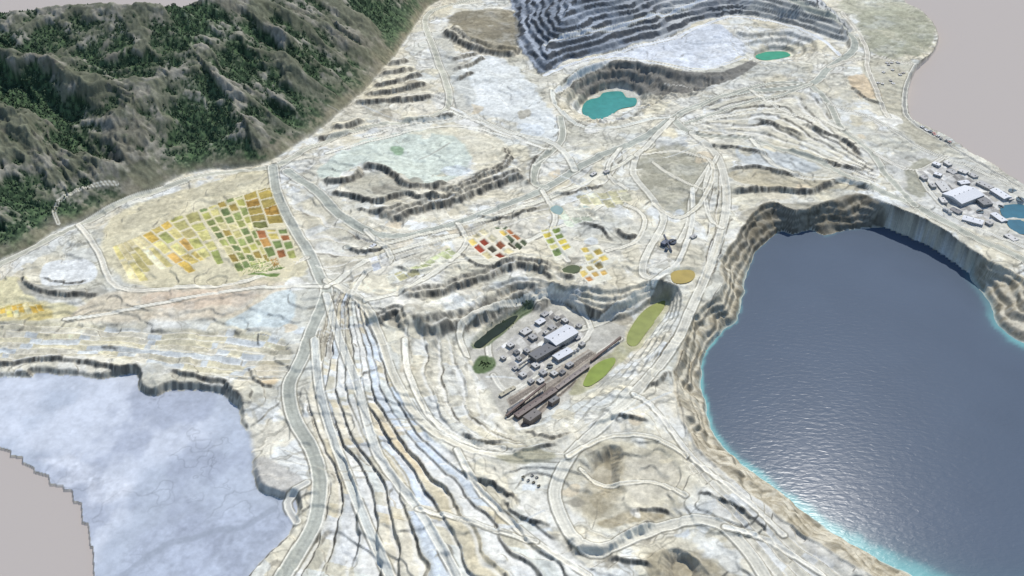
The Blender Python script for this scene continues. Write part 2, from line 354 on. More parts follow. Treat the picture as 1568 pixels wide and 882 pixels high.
patch([(180,445),(300,440),(440,430),(390,480),(300,490),(100,490)],(213,200,177),10,14,.75,.3)
patch([(230,450),(340,445),(400,450),(330,470),(240,475)],(206,184,162),8,20,.5,.3)
patch([(370,480),(430,445),(450,450),(440,500),(350,500)],(201,213,215),6,10,.8)
patch([(0,430),(40,425),(60,460),(120,470),(90,490),(0,485)],(210,202,162),6,8,.85)
patch([(0,470),(60,465),(80,488),(0,492)],(200,180,112),5,6,.6,.4)
patch([(62,415),(80,400),(130,398),(150,415),(140,432),(100,438),(66,436)],(214,217,216),3,3,1)
patch([(28,428),(60,436),(100,444),(150,440),(165,450),(100,460),(40,450)],(154,153,145),4,5,.8)
patch([(715,400),(800,400),(850,420),(780,432),(700,440),(640,470)],(192,190,174),6,10,.5)
patch([(640,500),(700,560),(745,610),(790,650),(740,660),(680,630),(640,590)],(221,217,202),8,12,.6)
patch([(720,540),(760,505),(850,455),(900,490),(960,500),(930,560),(860,620),(790,650),(750,600)],(184,182,173),6,8,.9)
patch([(580,655),(610,650),(645,700),(640,725),(605,700)],(198,168,130),6,14,.75,.3)
patch([(400,556),(430,560),(420,590),(395,585)],(202,176,136),6,8,.6,.3)
patch([(600,590),(640,640),(680,700),(650,710),(600,640)],(196,209,222),6,10,.8)
patch([(1130,330),(1180,310),(1260,310),(1290,300),(1330,300),(1290,330),(1200,340),(1150,360)],(140,135,119),5,6,.5)
patch([(660,60),(690,50),(700,90),(730,150),(700,170),(690,120)],(184,186,180),5,8,.6)
for i in range(150):
    cx_,cy_=random.uniform(420,1400),random.uniform(130,870)
    if cx_>1120 and cy_>290: cx_-=520
    r_=random.uniform(.35,1.0)
    patch([(cx_+random.uniform(8,28)*r_*math.cos(a),cy_+random.uniform(4,14)*r_*math.sin(a)) for a in np.arange(6)*1.047],
      random.choice([(228,224,206),(208,216,222),(198,191,168),(222,213,186),(174,174,166),(210,196,170),(234,234,230),(158,152,136),(146,142,130)]),2.5,12,.65)
def scol(st,pal,seed,al=.75):
    slr,m,i,fr,T=st; r=vn(i*5.7+.5,T/160.+i,seed); n=len(pal)
    kx=np.clip((r-.2)/.6,0,.999)*n; k0=np.clip(kx.astype(int),0,n-1)
    cc=np.array([col(c) for c in pal])[k0]*(1+.2*(MN[slr]-.5)+.24*(FN[slr]-.5)+.15*(.62-rg[slr]))[...,None]
    paint(slr,m*al,cc)
    paint(slr,m*.55*ss(.55,.75,fr)*ss(.86,.80,fr),col((236,237,234)))
    paint(slr,m*.35*ss(.22,.0,fr),col((176,173,157)))
scol(st1,[(200,212,225),(221,215,196),(210,200,172),(216,219,219),(194,190,172),(208,214,211),(222,224,222)],131)
scol(st2,[(216,208,176),(205,212,215),(222,216,196),(202,195,170)],137)
for k_,s_ in enumerate((st4,st5,st6,st7,st8,st9)): scol(s_,[(221,217,202),(200,196,179),(211,216,217),(207,200,177)],139+k_,.45)
# lake walls
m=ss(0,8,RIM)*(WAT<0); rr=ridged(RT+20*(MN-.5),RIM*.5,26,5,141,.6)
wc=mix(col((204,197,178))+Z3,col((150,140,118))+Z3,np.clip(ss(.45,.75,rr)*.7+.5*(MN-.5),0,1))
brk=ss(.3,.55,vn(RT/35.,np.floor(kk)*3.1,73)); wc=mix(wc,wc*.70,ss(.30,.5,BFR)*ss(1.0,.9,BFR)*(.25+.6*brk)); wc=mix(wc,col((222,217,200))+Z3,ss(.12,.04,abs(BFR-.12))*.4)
fars=ss(2250,2450,Y); wc=mix(wc,wc*.74,fars)  # far wall turned from the sun: its shade is put into the colour
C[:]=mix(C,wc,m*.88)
C[:]=mix(C,col((176,200,200))+Z3,ss(-7,-1,WAT)*.6*m*(1-fars))
# slope darkening (broken rock tone, with shade of steep faces painted into the colour)
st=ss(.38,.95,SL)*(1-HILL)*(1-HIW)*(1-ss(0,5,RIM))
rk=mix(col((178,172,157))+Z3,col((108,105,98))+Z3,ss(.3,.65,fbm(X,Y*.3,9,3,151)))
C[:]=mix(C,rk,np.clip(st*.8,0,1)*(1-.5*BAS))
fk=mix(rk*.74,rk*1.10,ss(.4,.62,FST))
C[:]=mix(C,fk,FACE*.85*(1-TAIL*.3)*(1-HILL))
# high wall
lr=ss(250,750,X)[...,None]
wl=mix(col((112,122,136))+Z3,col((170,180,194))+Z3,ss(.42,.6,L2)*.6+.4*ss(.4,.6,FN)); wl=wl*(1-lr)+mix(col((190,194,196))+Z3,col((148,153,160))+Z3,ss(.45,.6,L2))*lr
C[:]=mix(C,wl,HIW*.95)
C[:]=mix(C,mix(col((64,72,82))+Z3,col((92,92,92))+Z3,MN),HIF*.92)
patch([(1112,35),(1160,30),(1240,48),(1300,70),(1330,66),(1300,30),(1250,5),(1200,-10),(1150,5)],(196,195,184),8,8,.4)
patch([(684,28),(740,15),(788,20),(790,78),(730,66)],(118,112,95),8,16,.75,.25)
# tailings
Lt=fbm(X,Y,260,5,161); tc=mix(col((182,191,205))+Z3,col((202,209,221))+Z3,ss(.45,.62,Lt))
tc=mix(tc,col((164,172,188))+Z3,ss(.48,.64,fbm(X,Y*.7,170,5,163,.6))*.75)
tc*=(1+.12*(MN-.5)+.10*(FN-.5))[...,None]
for sc_,s_ in ((230,167),(110,165)):
    f=fbm(X,Y,sc_,5,s_)*4; fr=abs((f-np.floor(f))-.5)*2; gl=np.hypot(*np.gradient(f))
    ln=(1-ss(0,1.3,(1-fr)/2/(gl+1e-4)))*ss(.46,.6,fbm(X,Y,150,2,168))
    tc=mix(tc,tc*.86,ln*.7)
C[:]=mix(C,tc*.97,TAIL*(SL<.4)*1.0)
patch([(385,715),(405,700),(440,720),(466,735),(455,760),(430,762),(400,752)],(186,184,178),4,5,.85)
patch([(250,800),(440,790),(380,870),(200,900),(190,860)],(164,172,188),20,20,.5)
patch([(60,700),(130,705),(200,740),(150,770),(100,740)],(220,224,232),14,30,.5,.4)
sl,d,_,_=field(smooth(S([(190,880),(250,840),(310,820),(370,805),(420,780)])),False,40,6); paint(sl,ss(12,4,abs(d))*.5,(142,150,162))
# hills
val=np.clip((spur-.58)*3+(spf-.5)*1.4,-1,1)
big=fbm(X,Y,330,3,171)
tan=ss(-750,-420,X)*ss(2700,3000,Y)
gm=ss(.34,-.16,val+1.2*(FN-.5)+1.4*(MN-.5)-1.2*(big-.5)-.06+.12*tan)
hc=mix(col((112,111,100))+Z3,col((142,140,130))+Z3,ss(.5,.75,spf))
hc=mix(hc,col((92,97,80))+Z3,ss(.4,.55,L3)*.7)
dg=mix(col((50,70,52))+Z3,col((80,102,72))+Z3,ss(.4,.62,FN))
hc=mix(hc,col((152,144,120))+Z3,np.clip(tan*.3+ss(60,0,DB+40*WX)*.45,0,1))
hc=mix(hc,dg,np.clip(gm*(1-.15*tan)*ss(0,60,DB+30*WY),0,1)*.9)
C[:]=mix(C,hc*(1+.4*(FN-.5)+.15*(MN-.5))[...,None],HILL)
# roads ------------------------------------------------------------------
def road(pts,w,c=(168,168,156),edge=True,a=.95):
    pw=smooth(S(pts),False,4)
    sl,s,t,tot=field(pw,False,w*2+20,1.0)
    d=abs(s)
    if edge:
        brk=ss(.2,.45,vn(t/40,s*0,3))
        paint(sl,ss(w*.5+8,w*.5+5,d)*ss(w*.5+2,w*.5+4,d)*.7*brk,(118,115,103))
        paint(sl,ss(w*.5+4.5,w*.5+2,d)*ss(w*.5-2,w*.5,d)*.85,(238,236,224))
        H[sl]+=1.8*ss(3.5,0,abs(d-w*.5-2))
    paint(sl,ss(w*.5+.8,w*.5-.8,d)*a,col(c)*1.03*(1+.10*(FN[sl]-.5)+.12*(vn(t/60,s*0,7)-.5))[...,None])
    rut=.5+.5*np.cos(s/w*2*math.pi*2)
    C[sl]*=(1-(ss(w*.5,w*.4,d)*.07*rut))[...,None]
RG=(174,176,165); LR=(216,214,202)
roads=[
([(-60,440),(0,406),(60,376),(120,345),(200,306),(290,274),(350,264),(418,258),(460,236),(520,206),(580,192),(640,184),(680,168),(688,150),(680,118),(666,80),(652,42),(656,22),(690,8),(740,-4)],20,(188,188,174)),
([(418,258),(425,300),(450,350),(475,390),(490,425),(500,450),(480,500),(462,550),(443,590),(450,640),(478,690),(490,740),(482,800),(455,850),(425,900)],26,(172,175,166)),
([(440,262),(480,290),(515,325),(560,353),(620,362),(700,342),(780,312),(830,292),(880,262),(950,228),(1000,202),(1030,182),(1080,158),(1150,138),(1240,130),(1270,104),(1308,76),(1296,44),(1240,14),(1200,-10)],28,(168,172,163)),
([(1030,182),(1060,205),(1150,213),(1200,230),(1260,250),(1330,280),(1400,315),(1470,352),(1568,398),(1640,430)],24,RG),
([(1060,205),(1098,240),(1112,300),(1106,350),(1090,400),(1076,435),(1060,470),(1030,530),(970,605),(900,672),(862,718),(850,765),(880,822),(920,842),(1000,812),(1060,797),(1110,808),(1150,850),(1180,900)],19,(208,206,194)),
([(1240,130),(1270,160),(1290,200),(1335,235),(1358,270),(1400,315)],18,RG),
([(975,238),(970,268),(1000,308),(1016,340),(990,390),(984,420),(1000,436),(950,474),(890,505)],13,(208,206,194)),
([(858,180),(860,215),(825,250),(818,280),(835,288)],18,RG),
([(500,430),(550,460),(580,510),(600,570),(640,640),(700,680),(770,700),(860,700)],14,(214,210,194)),
([(500,452),(520,520),(550,600),(580,700),(640,780),(700,882)],14,(200,202,196)),
([(482,520),(490,600),(520,700),(560,800),(600,890)],15,(192,196,192)),
([(752,560),(756,510),(850,455),(905,505),(840,560),(780,600),(755,575)],7,(210,208,198)),
([(715,545),(705,500),(760,468),(845,446)],8,(218,214,200)),
([(778,640),(850,590),(905,550),(950,520)],6,(128,118,110)),
([(1240,130),(1180,128),(1100,150),(1040,178)],16,RG),
([(1240,130),(1200,145),(1120,165),(1050,190)],14,RG),
([(1270,104),(1330,88),(1402,100)],14,(194,190,178)),
([(1360,180),(1330,110),(1325,70),(1290,20)],12,(196,192,180)),
([(1402,100),(1386,140),(1392,182),(1440,215),(1568,288)],11,(160,160,154)),
([(1340,235),(1400,260),(1450,240)],9,(198,196,188)),
([(1270,160),(1330,180),(1400,222),(1440,240),(1500,262),(1580,300)],10,(182,182,174)),
([(1405,262),(1440,312),(1500,352),(1568,380)],8,(200,200,194)),
([(1290,200),(1240,180),(1160,172),(1060,190)],9,LR),
([(120,345),(150,385),(180,440),(270,440),(380,430),(470,395)],9,(220,216,202)),
([(100,490),(220,470),(400,440),(500,440)],6,(226,224,212)),
([(846,140),(850,160),(880,190),(940,196),(1000,182),(1030,182)],14,(210,212,204)),
([(834,116),(870,100),(960,76),(1020,62),(1080,38),(1130,26),(1200,38),(1260,62),(1285,84)],16,(214,219,224)),
([(836,70),(880,56),(960,40),(1040,16),(1080,0)],12,(194,202,212)),
([(850,140),(880,118),(915,100),(950,90),(1010,98),(1080,108),(1150,90)],10,(208,212,214)),
([(690,170),(730,185),(790,205),(850,222),(880,262)],15,(212,212,202)),
([(690,165),(760,200),(840,228)],8,(232,232,224)),
([(1090,250),(1060,300),(1055,340),(1040,372)],9,(206,204,192)),
([(560,460),(620,440),(690,402),(760,392),(830,360),(900,330),(960,300)],9,(222,220,206)),
([(470,740),(440,770),(455,800)],9,(190,190,184)),
([(90,345),(85,320),(120,290),(180,285)],4,(150,144,128)),
([(700,690),(740,760),(820,830),(900,882)],8,(228,225,212)),
([(530,380),(600,372),(680,352),(780,325),(850,300),(930,262),(1000,222)],8,(220,218,202)),
([(500,440),(560,400),(620,382),(700,362)],9,(228,226,212)),
([(620,520),(625,570),(660,640),(720,680),(770,690)],8,(236,233,220)),
([(1000,436),(1040,400),(1060,340),(1060,290)],8,(220,220,212)),
([(900,330),(940,310),(985,330),(975,370),(930,385)],7,(226,222,206)),
([(1030,182),(1000,215),(975,238)],12,LR),
([(560,210),(620,192),(700,180)],8,(224,222,210)),
([(500,235),(580,214),(660,196),(720,196),(790,214)],6,(232,230,218)),
([(1106,350),(1085,330),(1080,280),(1098,240)],7,LR),
([(970,605),(1000,625),(1050,690),(1110,740),(1200,820)],7,(228,226,216)),
([(870,700),(930,670),(1000,670),(1050,700)],6,(220,215,197)),
([(985,238),(1040,232),(1090,250),(1080,300),(1040,335),(1000,312)],7,(212,208,192)),
([(1000,250),(1040,275),(1075,290)],5,(206,202,186)),
([(890,720),(940,745),(1000,740),(1050,760)],5,(218,213,195)),
([(560,353),(600,395),(560,420),(540,450)],8,LR),([(700,342),(715,370),(690,400)],7,LR),([(830,292),(850,330),(845,360),(870,400)],8,LR),
([(950,228),(930,262),(960,290)],7,LR),([(1150,138),(1190,165),(1270,190)],8,LR),([(1150,213),(1180,250),(1240,275),(1330,280)],8,LR),
([(640,780),(720,800),(820,830)],6,(226,224,212)),([(1110,808),(1180,830),(1260,880)],7,(228,226,216)),
]
for r in roads: road(*r)
for k_ in range(50):
    x0,y0=random.uniform(450,1500),random.uniform(130,820)
    if 1060<x0 and y0>290: continue
    a=random.uniform(-.8,.6); L_=random.uniform(40,120); pts=[(x0+L_*q*math.cos(a)+random.uniform(-8,8),y0+L_*q*math.sin(a)*.5+random.uniform(-6,6)) for q in (0,.5,1)]
    road(pts,random.choice([4,5,6]),random.choice([(232,230,220),(164,162,152),(212,216,216)]),False,.65)
# plots ----------------------------------------------------------------
def plots(q,nu,nv,pal,gap=.08,sink=1.2,seed=1,a=.95,skip=0,border=(214,206,176)):
    w=S(q); sl=sub(w,4); x=X[sl]+2*WX[sl];y=Y[sl]+2*WY[sl]
    A,B,Cc,D=[np.array(v) for v in w]
    u=np.full(x.shape,.5);v=np.full(x.shape,.5)
    for _ in range(8):
        px_=(1-u)*(1-v)*A[0]+u*(1-v)*B[0]+u*v*Cc[0]+(1-u)*v*D[0]-x
        py_=(1-u)*(1-v)*A[1]+u*(1-v)*B[1]+u*v*Cc[1]+(1-u)*v*D[1]-y
        ux=(1-v)*(B[0]-A[0])+v*(Cc[0]-D[0]);uy=(1-v)*(B[1]-A[1])+v*(Cc[1]-D[1])
        vx=(1-u)*(D[0]-A[0])+u*(Cc[0]-B[0]);vy=(1-u)*(D[1]-A[1])+u*(Cc[1]-B[1])
        det=ux*vy-uy*vx; du=(px_*vy-py_*vx)/det; dv=(ux*py_-uy*px_)/det
        u=np.clip(u-du,-2,3);v=np.clip(v-dv,-2,3)
    ins=(u>0)&(u<1)&(v>0)&(v<1)
    R=np.random.RandomState(seed)
    iu=np.clip((u*nu).astype(int),0,nu-1); split=R.rand(nu)*.9/nv
    v2=np.clip(v+split[iu],0,.9999); iv=np.clip((v2*nv).astype(int),0,nv-1)
    fu=u*nu-iu; fv=v2*nv-iv
    T=R.randint(0,len(pal),(nu,nv)); br=R.uniform(.88,1.08,(nu,nv)); SK=(R.rand(nu,nv)<skip)
    mg=R.rand(nu,nv)<.25; gv=np.where(mg[iu,iv],0,1)
    cell=(ss(gap*.5,gap,fu)*ss(gap*.5,gap,1-fu)*np.maximum(ss(gap*.5,gap,fv),1-gv)*ss(gap*.5,gap,1-fv))*ins*(~SK[iu,iv])
    cc=np.array([col(c) for c in pal])[T[iu,iv]]*br[iu,iv][...,None]
    gr=cc.mean(-1,keepdims=True); cc=cc*.97+gr*.03
    cc=cc*(1+.3*(FN[sl]-.5)+.45*(MN[sl]-.5))[...,None]
    if border: paint(sl,ins*.85,col(border))
    paint(sl,cell*a,cc); 
    H[sl]-=sink*cell
    return w
GR=[(126,140,86),(142,154,94),(108,124,80),(178,178,100),(202,194,130),(156,162,98),(158,138,76),(210,202,150)]
plots([(303,322),(372,300),(424,412),(368,424)],5,9,GR,.15,seed=3,border=(218,209,170))
plots([(372,300),(414,288),(440,352),(388,352)],2,5,[(158,140,76),(172,136,70),(138,124,76),(118,122,74),(168,152,88)],.09,seed=5)
plots([(390,354),(440,352),(458,400),(418,412)],3,4,[(112,130,78),(192,146,84),(206,190,110),(144,148,88),(168,110,72)],.16,seed=7)
plots([(216,360),(258,338),(330,410),(290,420)],3,4,[(206,186,112),(214,202,136),(172,176,108),(210,178,92),(196,160,92)],.12,seed=9)
plots([(258,338),(303,322),(345,405),(322,412)],2,5,[(184,182,112),(198,192,128),(152,162,96),(214,202,140)],.12,seed=10)
plots([(172,378),(215,360),(285,422),(200,432)],6,2,[(218,206,160),(208,196,134),(222,214,182),(200,192,130)],.08,seed=11)
plots([(368,422),(420,414),(456,398),(440,425)],4,1,[(106,128,74),(140,150,92)],.12,seed=12)
PR=[(132,80,58),(82,78,66),(190,124,66),(212,188,110),(104,112,80),(150,68,50),(218,206,160),(220,212,178)]
plots([(710,366),(752,342),(804,382),(756,408)],4,4,PR,.22,2.5,seed=15,border=(226,220,200),skip=.12)
plots([(756,350),(776,346),(814,378),(804,390)],2,4,[(176,112,72),(212,184,96),(104,118,90),(216,202,138)],.2,2,seed=18,border=(226,220,200))
plots([(826,354),(856,345),(882,386),(850,400)],2,5,[(130,150,80),(154,164,88),(214,196,88),(116,136,86),(208,202,134)],.2,2,seed=20,border=(224,222,206),skip=.15)
plots([(886,382),(915,375),(940,402),(906,415)],2,3,[(216,190,100),(212,176,92),(222,210,144)],.22,2,seed=22,border=(224,222,206),skip=.15)
plots([(878,410),(920,397),(938,427),(905,440)],3,3,[(186,132,82),(216,190,112),(204,168,96),(158,144,100)],.24,2,seed=23,border=(224,222,206),skip=.15)
plots([(625,410),(690,380),(706,392),(650,422)],6,2,[(192,200,156),(180,188,140),(220,218,200)],.1,1.5,seed=24,border=(224,222,206))
plots([(590,425),(625,410),(650,422),(600,445)],3,2,[(202,198,156),(218,216,198)],.1,1.5,seed=25,border=None)
plots([(565,395),(592,385),(600,410),(572,420)],2,2,[(198,204,212),(220,220,214)],.08,1.5,seed=26,border=None)
plots([(850,322),(905,318),(930,345),(870,352)],4,3,[(176,202,200),(202,210,190),(220,218,202)],.1,1.5,seed=27,border=None)
plots([(880,300),(960,290),(975,318),(900,325)],5,2,[(212,208,172),(220,218,192),(202,198,162)],.08,1.5,seed=28,border=None)
plots([(0,470),(60,462),(75,486),(0,490)],7,2,[(210,174,84),(216,200,122),(220,212,170)],.12,1,seed=29,border=None)
GP=[(174,172,168),(204,203,198),(152,150,147),(220,219,215),(186,183,173),(130,128,126)]
plots([(758,536),(852,470),(895,516),(802,590)],11,8,GP,.05,.3,seed=30,border=(190,188,180),a=.8)
plots([(1405,262),(1450,246),(1560,330),(1500,350)],8,12,GP+[(226,226,224)],.05,.3,seed=31,border=(198,197,192),a=.8)
plots([(775,612),(900,535),(925,548),(800,655)],3,12,[(134,126,117),(160,150,138),(182,176,163),(108,101,95),(196,192,182)],.06,.3,seed=33,border=(164,156,144),a=.75)
for p,c in (([(722,530),(740,512),(760,500),(790,478),(808,464),(818,472),(790,494),(770,512),(750,528),(734,534)],(64,82,52)),([(725,562),(738,546),(752,548),(756,562),(735,574)],(78,98,62)),
            ([(600,225),(616,228),(612,238),(602,236)],(120,150,118)),([(760,700),(820,690),(850,700),(800,712)],(164,161,140)),
            ([(870,600),(890,575),(930,545),(960,520),(975,530),(945,560),(905,595),(880,606)],(170,168,138)),([(955,530),(975,485),(1010,455),(1025,462),(1005,500),(975,535)],(178,176,146))):
    patch(p,c,4,8,.85,.2)
# small ponds ------------------------------------------------------------
PONDS=[]
def pond(name,pts,c,rough=.15,lv=None):
    w=smooth(S(pts),True,4); hs_=sorted(Hs(*p) for p in w); lv=lv if lv is not None else hs_[len(hs_)//4]-1.0
    sl,d,_,_=field(w,True,60,0)
    dd=d+9*WX[sl]+5*(FN[sl]-.5); k=ss(-14,2,dd); H[sl]=H[sl]*(1-k)+(lv-2.2)*k
    out=ss(-26,-14,dd)*(dd<2); H[sl]=np.where((H[sl]<lv+.4)&(dd<-8),H[sl]*(1-out)+(lv+.8)*out,H[sl])
    cen=sum(w)/len(w); PONDS.append((name,[p+(p-cen)/np.linalg.norm(p-cen)*5 for p in w],lv,c,rough))
    paint(sl,ss(-12,-3,d)*(d<2)*.45,col((200,194,162)))
pond("turquoise_pit_pond",[(893,170),(900,155),(918,150),(925,143),(950,141),(958,150),(972,151),(970,162),(945,168),(925,178),(905,178)],(72,158,150))
pond("green_pond",[(1158,86),(1172,80),(1200,79),(1208,85),(1185,90),(1168,91)],(60,165,128))
pond("yellow_pond",[(1030,420),(1036,412),(1058,414),(1061,424),(1050,433),(1034,432)],(182,160,84))
pond("algae_pond",[(962,524),(964,508),(978,488),(990,474),(1006,465),(1017,462),(1014,474),(1000,492),(988,510),(974,528)],(152,160,88))
pond("algae_pond",[(895,586),(904,570),(918,556),(937,549),(940,556),(926,572),(910,586),(900,590)],(144,162,72))
pond("dark_pond",[(727,525),(742,510),(762,498),(784,484),(791,486),(778,500),(758,514),(738,530)],(42,56,46))
pond("dark_pond",[(858,411),(872,406),(884,408),(884,416),(868,417)],(96,106,72))
pond("dark_pond",[(845,320),(852,316),(860,321),(856,327)],(156,180,174))
pond("teal_settling_pond",[(1535,318),(1568,314),(1580,330),(1545,338)],(44,112,132))
pond("teal_settling_pond",[(1545,340),(1580,336),(1590,350),(1560,356)],(50,112,132))
VC=col((178,171,167))
C[VB]=VC
C=np.clip(C,0,1)
lin=np.where(C<=.04045,C/12.92,((C+.055)/1.055)**2.4)
KALB=.99; TINT=np.array([1.0,.985,.94])
lin=lin*KALB*TINT; lin=np.minimum(lin,.84)
# ================================================================== BUILD MESH
def grid_faces(nr,nc):
    i=np.arange(nr*nc).reshape(nr,nc)
    return np.stack([i[:-1,:-1],i[:-1,1:],i[1:,1:],i[1:,:-1]],-1).reshape(-1,4)
def mesh_from(name,V,Fq):
    me=bpy.data.meshes.new(name); me.vertices.add(len(V)); me.vertices.foreach_set("co",V.astype(np.float32).ravel())
    n=Fq.shape[1]; me.loops.add(Fq.size); me.loops.foreach_set("vertex_index",Fq.astype(np.int32).ravel())
    me.polygons.add(len(Fq)); me.polygons.foreach_set("loop_start",np.arange(0,Fq.size,n,dtype=np.int32)); 
    me.polygons.foreach_set("loop_total",np.full(len(Fq),n,dtype=np.int32))
    me.update(calc_edges=True); ob=bpy.data.objects.new(name,me); bpy.context.scene.collection.objects.link(ob); return ob
def addcol(ob,arr,name="Col"):
    a=ob.data.color_attributes.new(name,'FLOAT_COLOR','POINT'); r=np.ones((len(arr),4),np.float32); r[:,:3]=arr; a.data.foreach_set("color",r.ravel())
V=np.stack([X,Y,H],-1).reshape(-1,3)
ground=mesh_from("terrain",V,grid_faces(NR,NC)); addcol(ground,lin.reshape(-1,3))
va=ground.data.attributes.new("void",'FLOAT','POINT'); va.data.foreach_set("value",np.maximum(VB,TAIL*.7).astype(np.float32).ravel())
ground.data.polygons.foreach_set("use_smooth",np.ones(len(ground.data.polygons),bool))
def newmat(n):
    m=bpy.data.materials.new(n); m.use_nodes=True; return m,m.node_tree,m.node_tree.nodes["Principled BSDF"]
m,nt,bs=newmat("mine_ground"); N=nt.nodes; Lk=nt.links
at=N.new("ShaderNodeAttribute"); at.attribute_name="Col"; av=N.new("ShaderNodeAttribute"); av.attribute_name="void"
tc=N.new("ShaderNodeTexCoord")
n1=N.new("ShaderNodeTexNoise"); n1.inputs["Scale"].default_value=.18; n1.inputs["Detail"].default_value=5; n1.inputs["Roughness"].default_value=.75
n2=N.new("ShaderNodeTexNoise"); n2.inputs["Scale"].default_value=.07; n2.inputs["Detail"].default_value=6; n2.inputs["Roughness"].default_value=.7
Lk.new(tc.outputs["Object"],n1.inputs["Vector"]); Lk.new(tc.outputs["Object"],n2.inputs["Vector"])
ad=N.new("ShaderNodeMath"); ad.operation='ADD'; Lk.new(n1.outputs["Fac"],ad.inputs[0]); Lk.new(n2.outputs["Fac"],ad.inputs[1])
mr=N.new("ShaderNodeMapRange"); mr.inputs[1].default_value=.7; mr.inputs[2].default_value=1.3; mr.inputs[3].default_value=.83; mr.inputs[4].default_value=1.16
Lk.new(ad.outputs[0],mr.inputs[0])
mv=N.new("ShaderNodeMix"); mv.data_type='FLOAT'; Lk.new(av.outputs["Fac"],mv.inputs[0]); Lk.new(mr.outputs[0],mv.inputs[2]); mv.inputs[3].default_value=1
vm=N.new("ShaderNodeVectorMath"); vm.operation='SCALE'; Lk.new(at.outputs["Color"],vm.inputs[0]); Lk.new(mv.outputs[0],vm.inputs["Scale"])
Lk.new(vm.outputs[0],bs.inputs["Base Color"]); bs.inputs["Roughness"].default_value=.95; bs.inputs["Specular IOR Level"].default_value=.05
inv=N.new("ShaderNodeMath"); inv.operation='SUBTRACT'; inv.inputs[0].default_value=1; Lk.new(av.outputs["Fac"],inv.inputs[1])
bp=N.new("ShaderNodeBump"); bp.inputs["Distance"].default_value=1.0; Lk.new(inv.outputs[0],bp.inputs["Strength"]); Lk.new(n1.outputs["Fac"],bp.inputs["Height"]); Lk.new(bp.outputs[0],bs.inputs["Normal"])
ground.data.materials.append(m)
vl=col((178,171,167)); vlin=((vl+.055)/1.055)**2.4*KALB*TINT
m,nt,bs=newmat("background_plain"); bs.inputs["Base Color"].default_value=(*vlin,1); bs.inputs["Roughness"].default_value=.95; bs.inputs["Specular IOR Level"].default_value=.05
xa,xb=HW(Y0)-2,HW(Y1)-2; Rr=60000; z=BZ-.3
BV=np.array([(-xa,Y0+2,z),(xa,Y0+2,z),(xb,Y1-2,z),(-xb,Y1-2,z),(-Rr,-Rr,z),(Rr,-Rr,z),(Rr,Rr,z),(-Rr,Rr,z)],float)
bg=mesh_from("background",BV,np.array([(4,5,1,0),(5,6,2,1),(6,7,3,2),(7,4,0,3)])); bg.data.materials.append(m)
# lake
st_=3; lx=X[slR][::st_,::st_]; ly=Y[slR][::st_,::st_]; ri=RIM[slR][::st_,::st_]; wa=WAT[slR][::st_,::st_]
nr,nc=lx.shape; FQ=grid_faces(nr,nc); kf=(ri.ravel()>2)[FQ].all(1); FQ=FQ[kf]
LV=np.stack([lx,ly,lx*0+LZ],-1).reshape(-1,3); used=np.unique(FQ); mp=-np.ones(len(LV),int); mp[used]=np.arange(len(used))
lake=mesh_from("lake",LV[used],mp[FQ])
q0=P(1090,650,LZ);q1=P(1420,884,LZ); ee=(q1-q0)/np.linalg.norm(q1-q0); al=((lx-q0[0])*ee[0]+(ly-q0[1])*ee[1])/np.linalg.norm(q1-q0)
wd=np.interp(al,[-.6,-.1,.1,.6,1.0,1.5],[2.5,5,9,18,34,56]); wa2=np.clip(wa,0,1e4)+10*(fbm(lx,ly,25,3,5)-.5)
sh=(.4*np.exp(-np.clip(wa2,0,1e4)/wd)+.6*ss(1.6,.6,wa2/wd))*(1-.8*ss(1900,2300,ly))
sh=np.clip(sh,0,1)[...,None]
lc=(1-sh)*np.array([.100,.128,.168])+sh*np.array([.18,.42,.42]); lc=lc*(1+.10*(fbm(lx,ly,120,3,8)-.5))[...,None]; addcol(lake,lc.reshape(-1,3)[used])
m,nt,bs=newmat("lake_water"); N=nt.nodes; Lk=nt.links
at=N.new("ShaderNodeAttribute"); at.attribute_name="Col"; Lk.new(at.outputs["Color"],bs.inputs["Base Color"])
bs.inputs["Roughness"].default_value=.2; bs.inputs["Specular IOR Level"].default_value=.03
tc=N.new("ShaderNodeTexCoord"); mpn=N.new("ShaderNodeMapping"); mpn.inputs["Scale"].default_value=(.05,.11,.1); mpn.inputs["Rotation"].default_value=(0,0,.35)
Lk.new(tc.outputs["Object"],mpn.inputs[0]); nz=N.new("ShaderNodeTexNoise"); nz.inputs["Scale"].default_value=1; nz.inputs["Detail"].default_value=2; nz.inputs["Distortion"].default_value=.5; Lk.new(mpn.outputs[0],nz.inputs["Vector"])
bp=N.new("ShaderNodeBump"); bp.inputs["Strength"].default_value=.2; bp.inputs["Distance"].default_value=2.0; Lk.new(nz.outputs["Fac"],bp.inputs["Height"]); Lk.new(bp.outputs[0],bs.inputs["Normal"])
lake.data.materials.append(m)
def s2l(c):
    c=col(c); return tuple(((c+.055)/1.055)**2.4*.85)
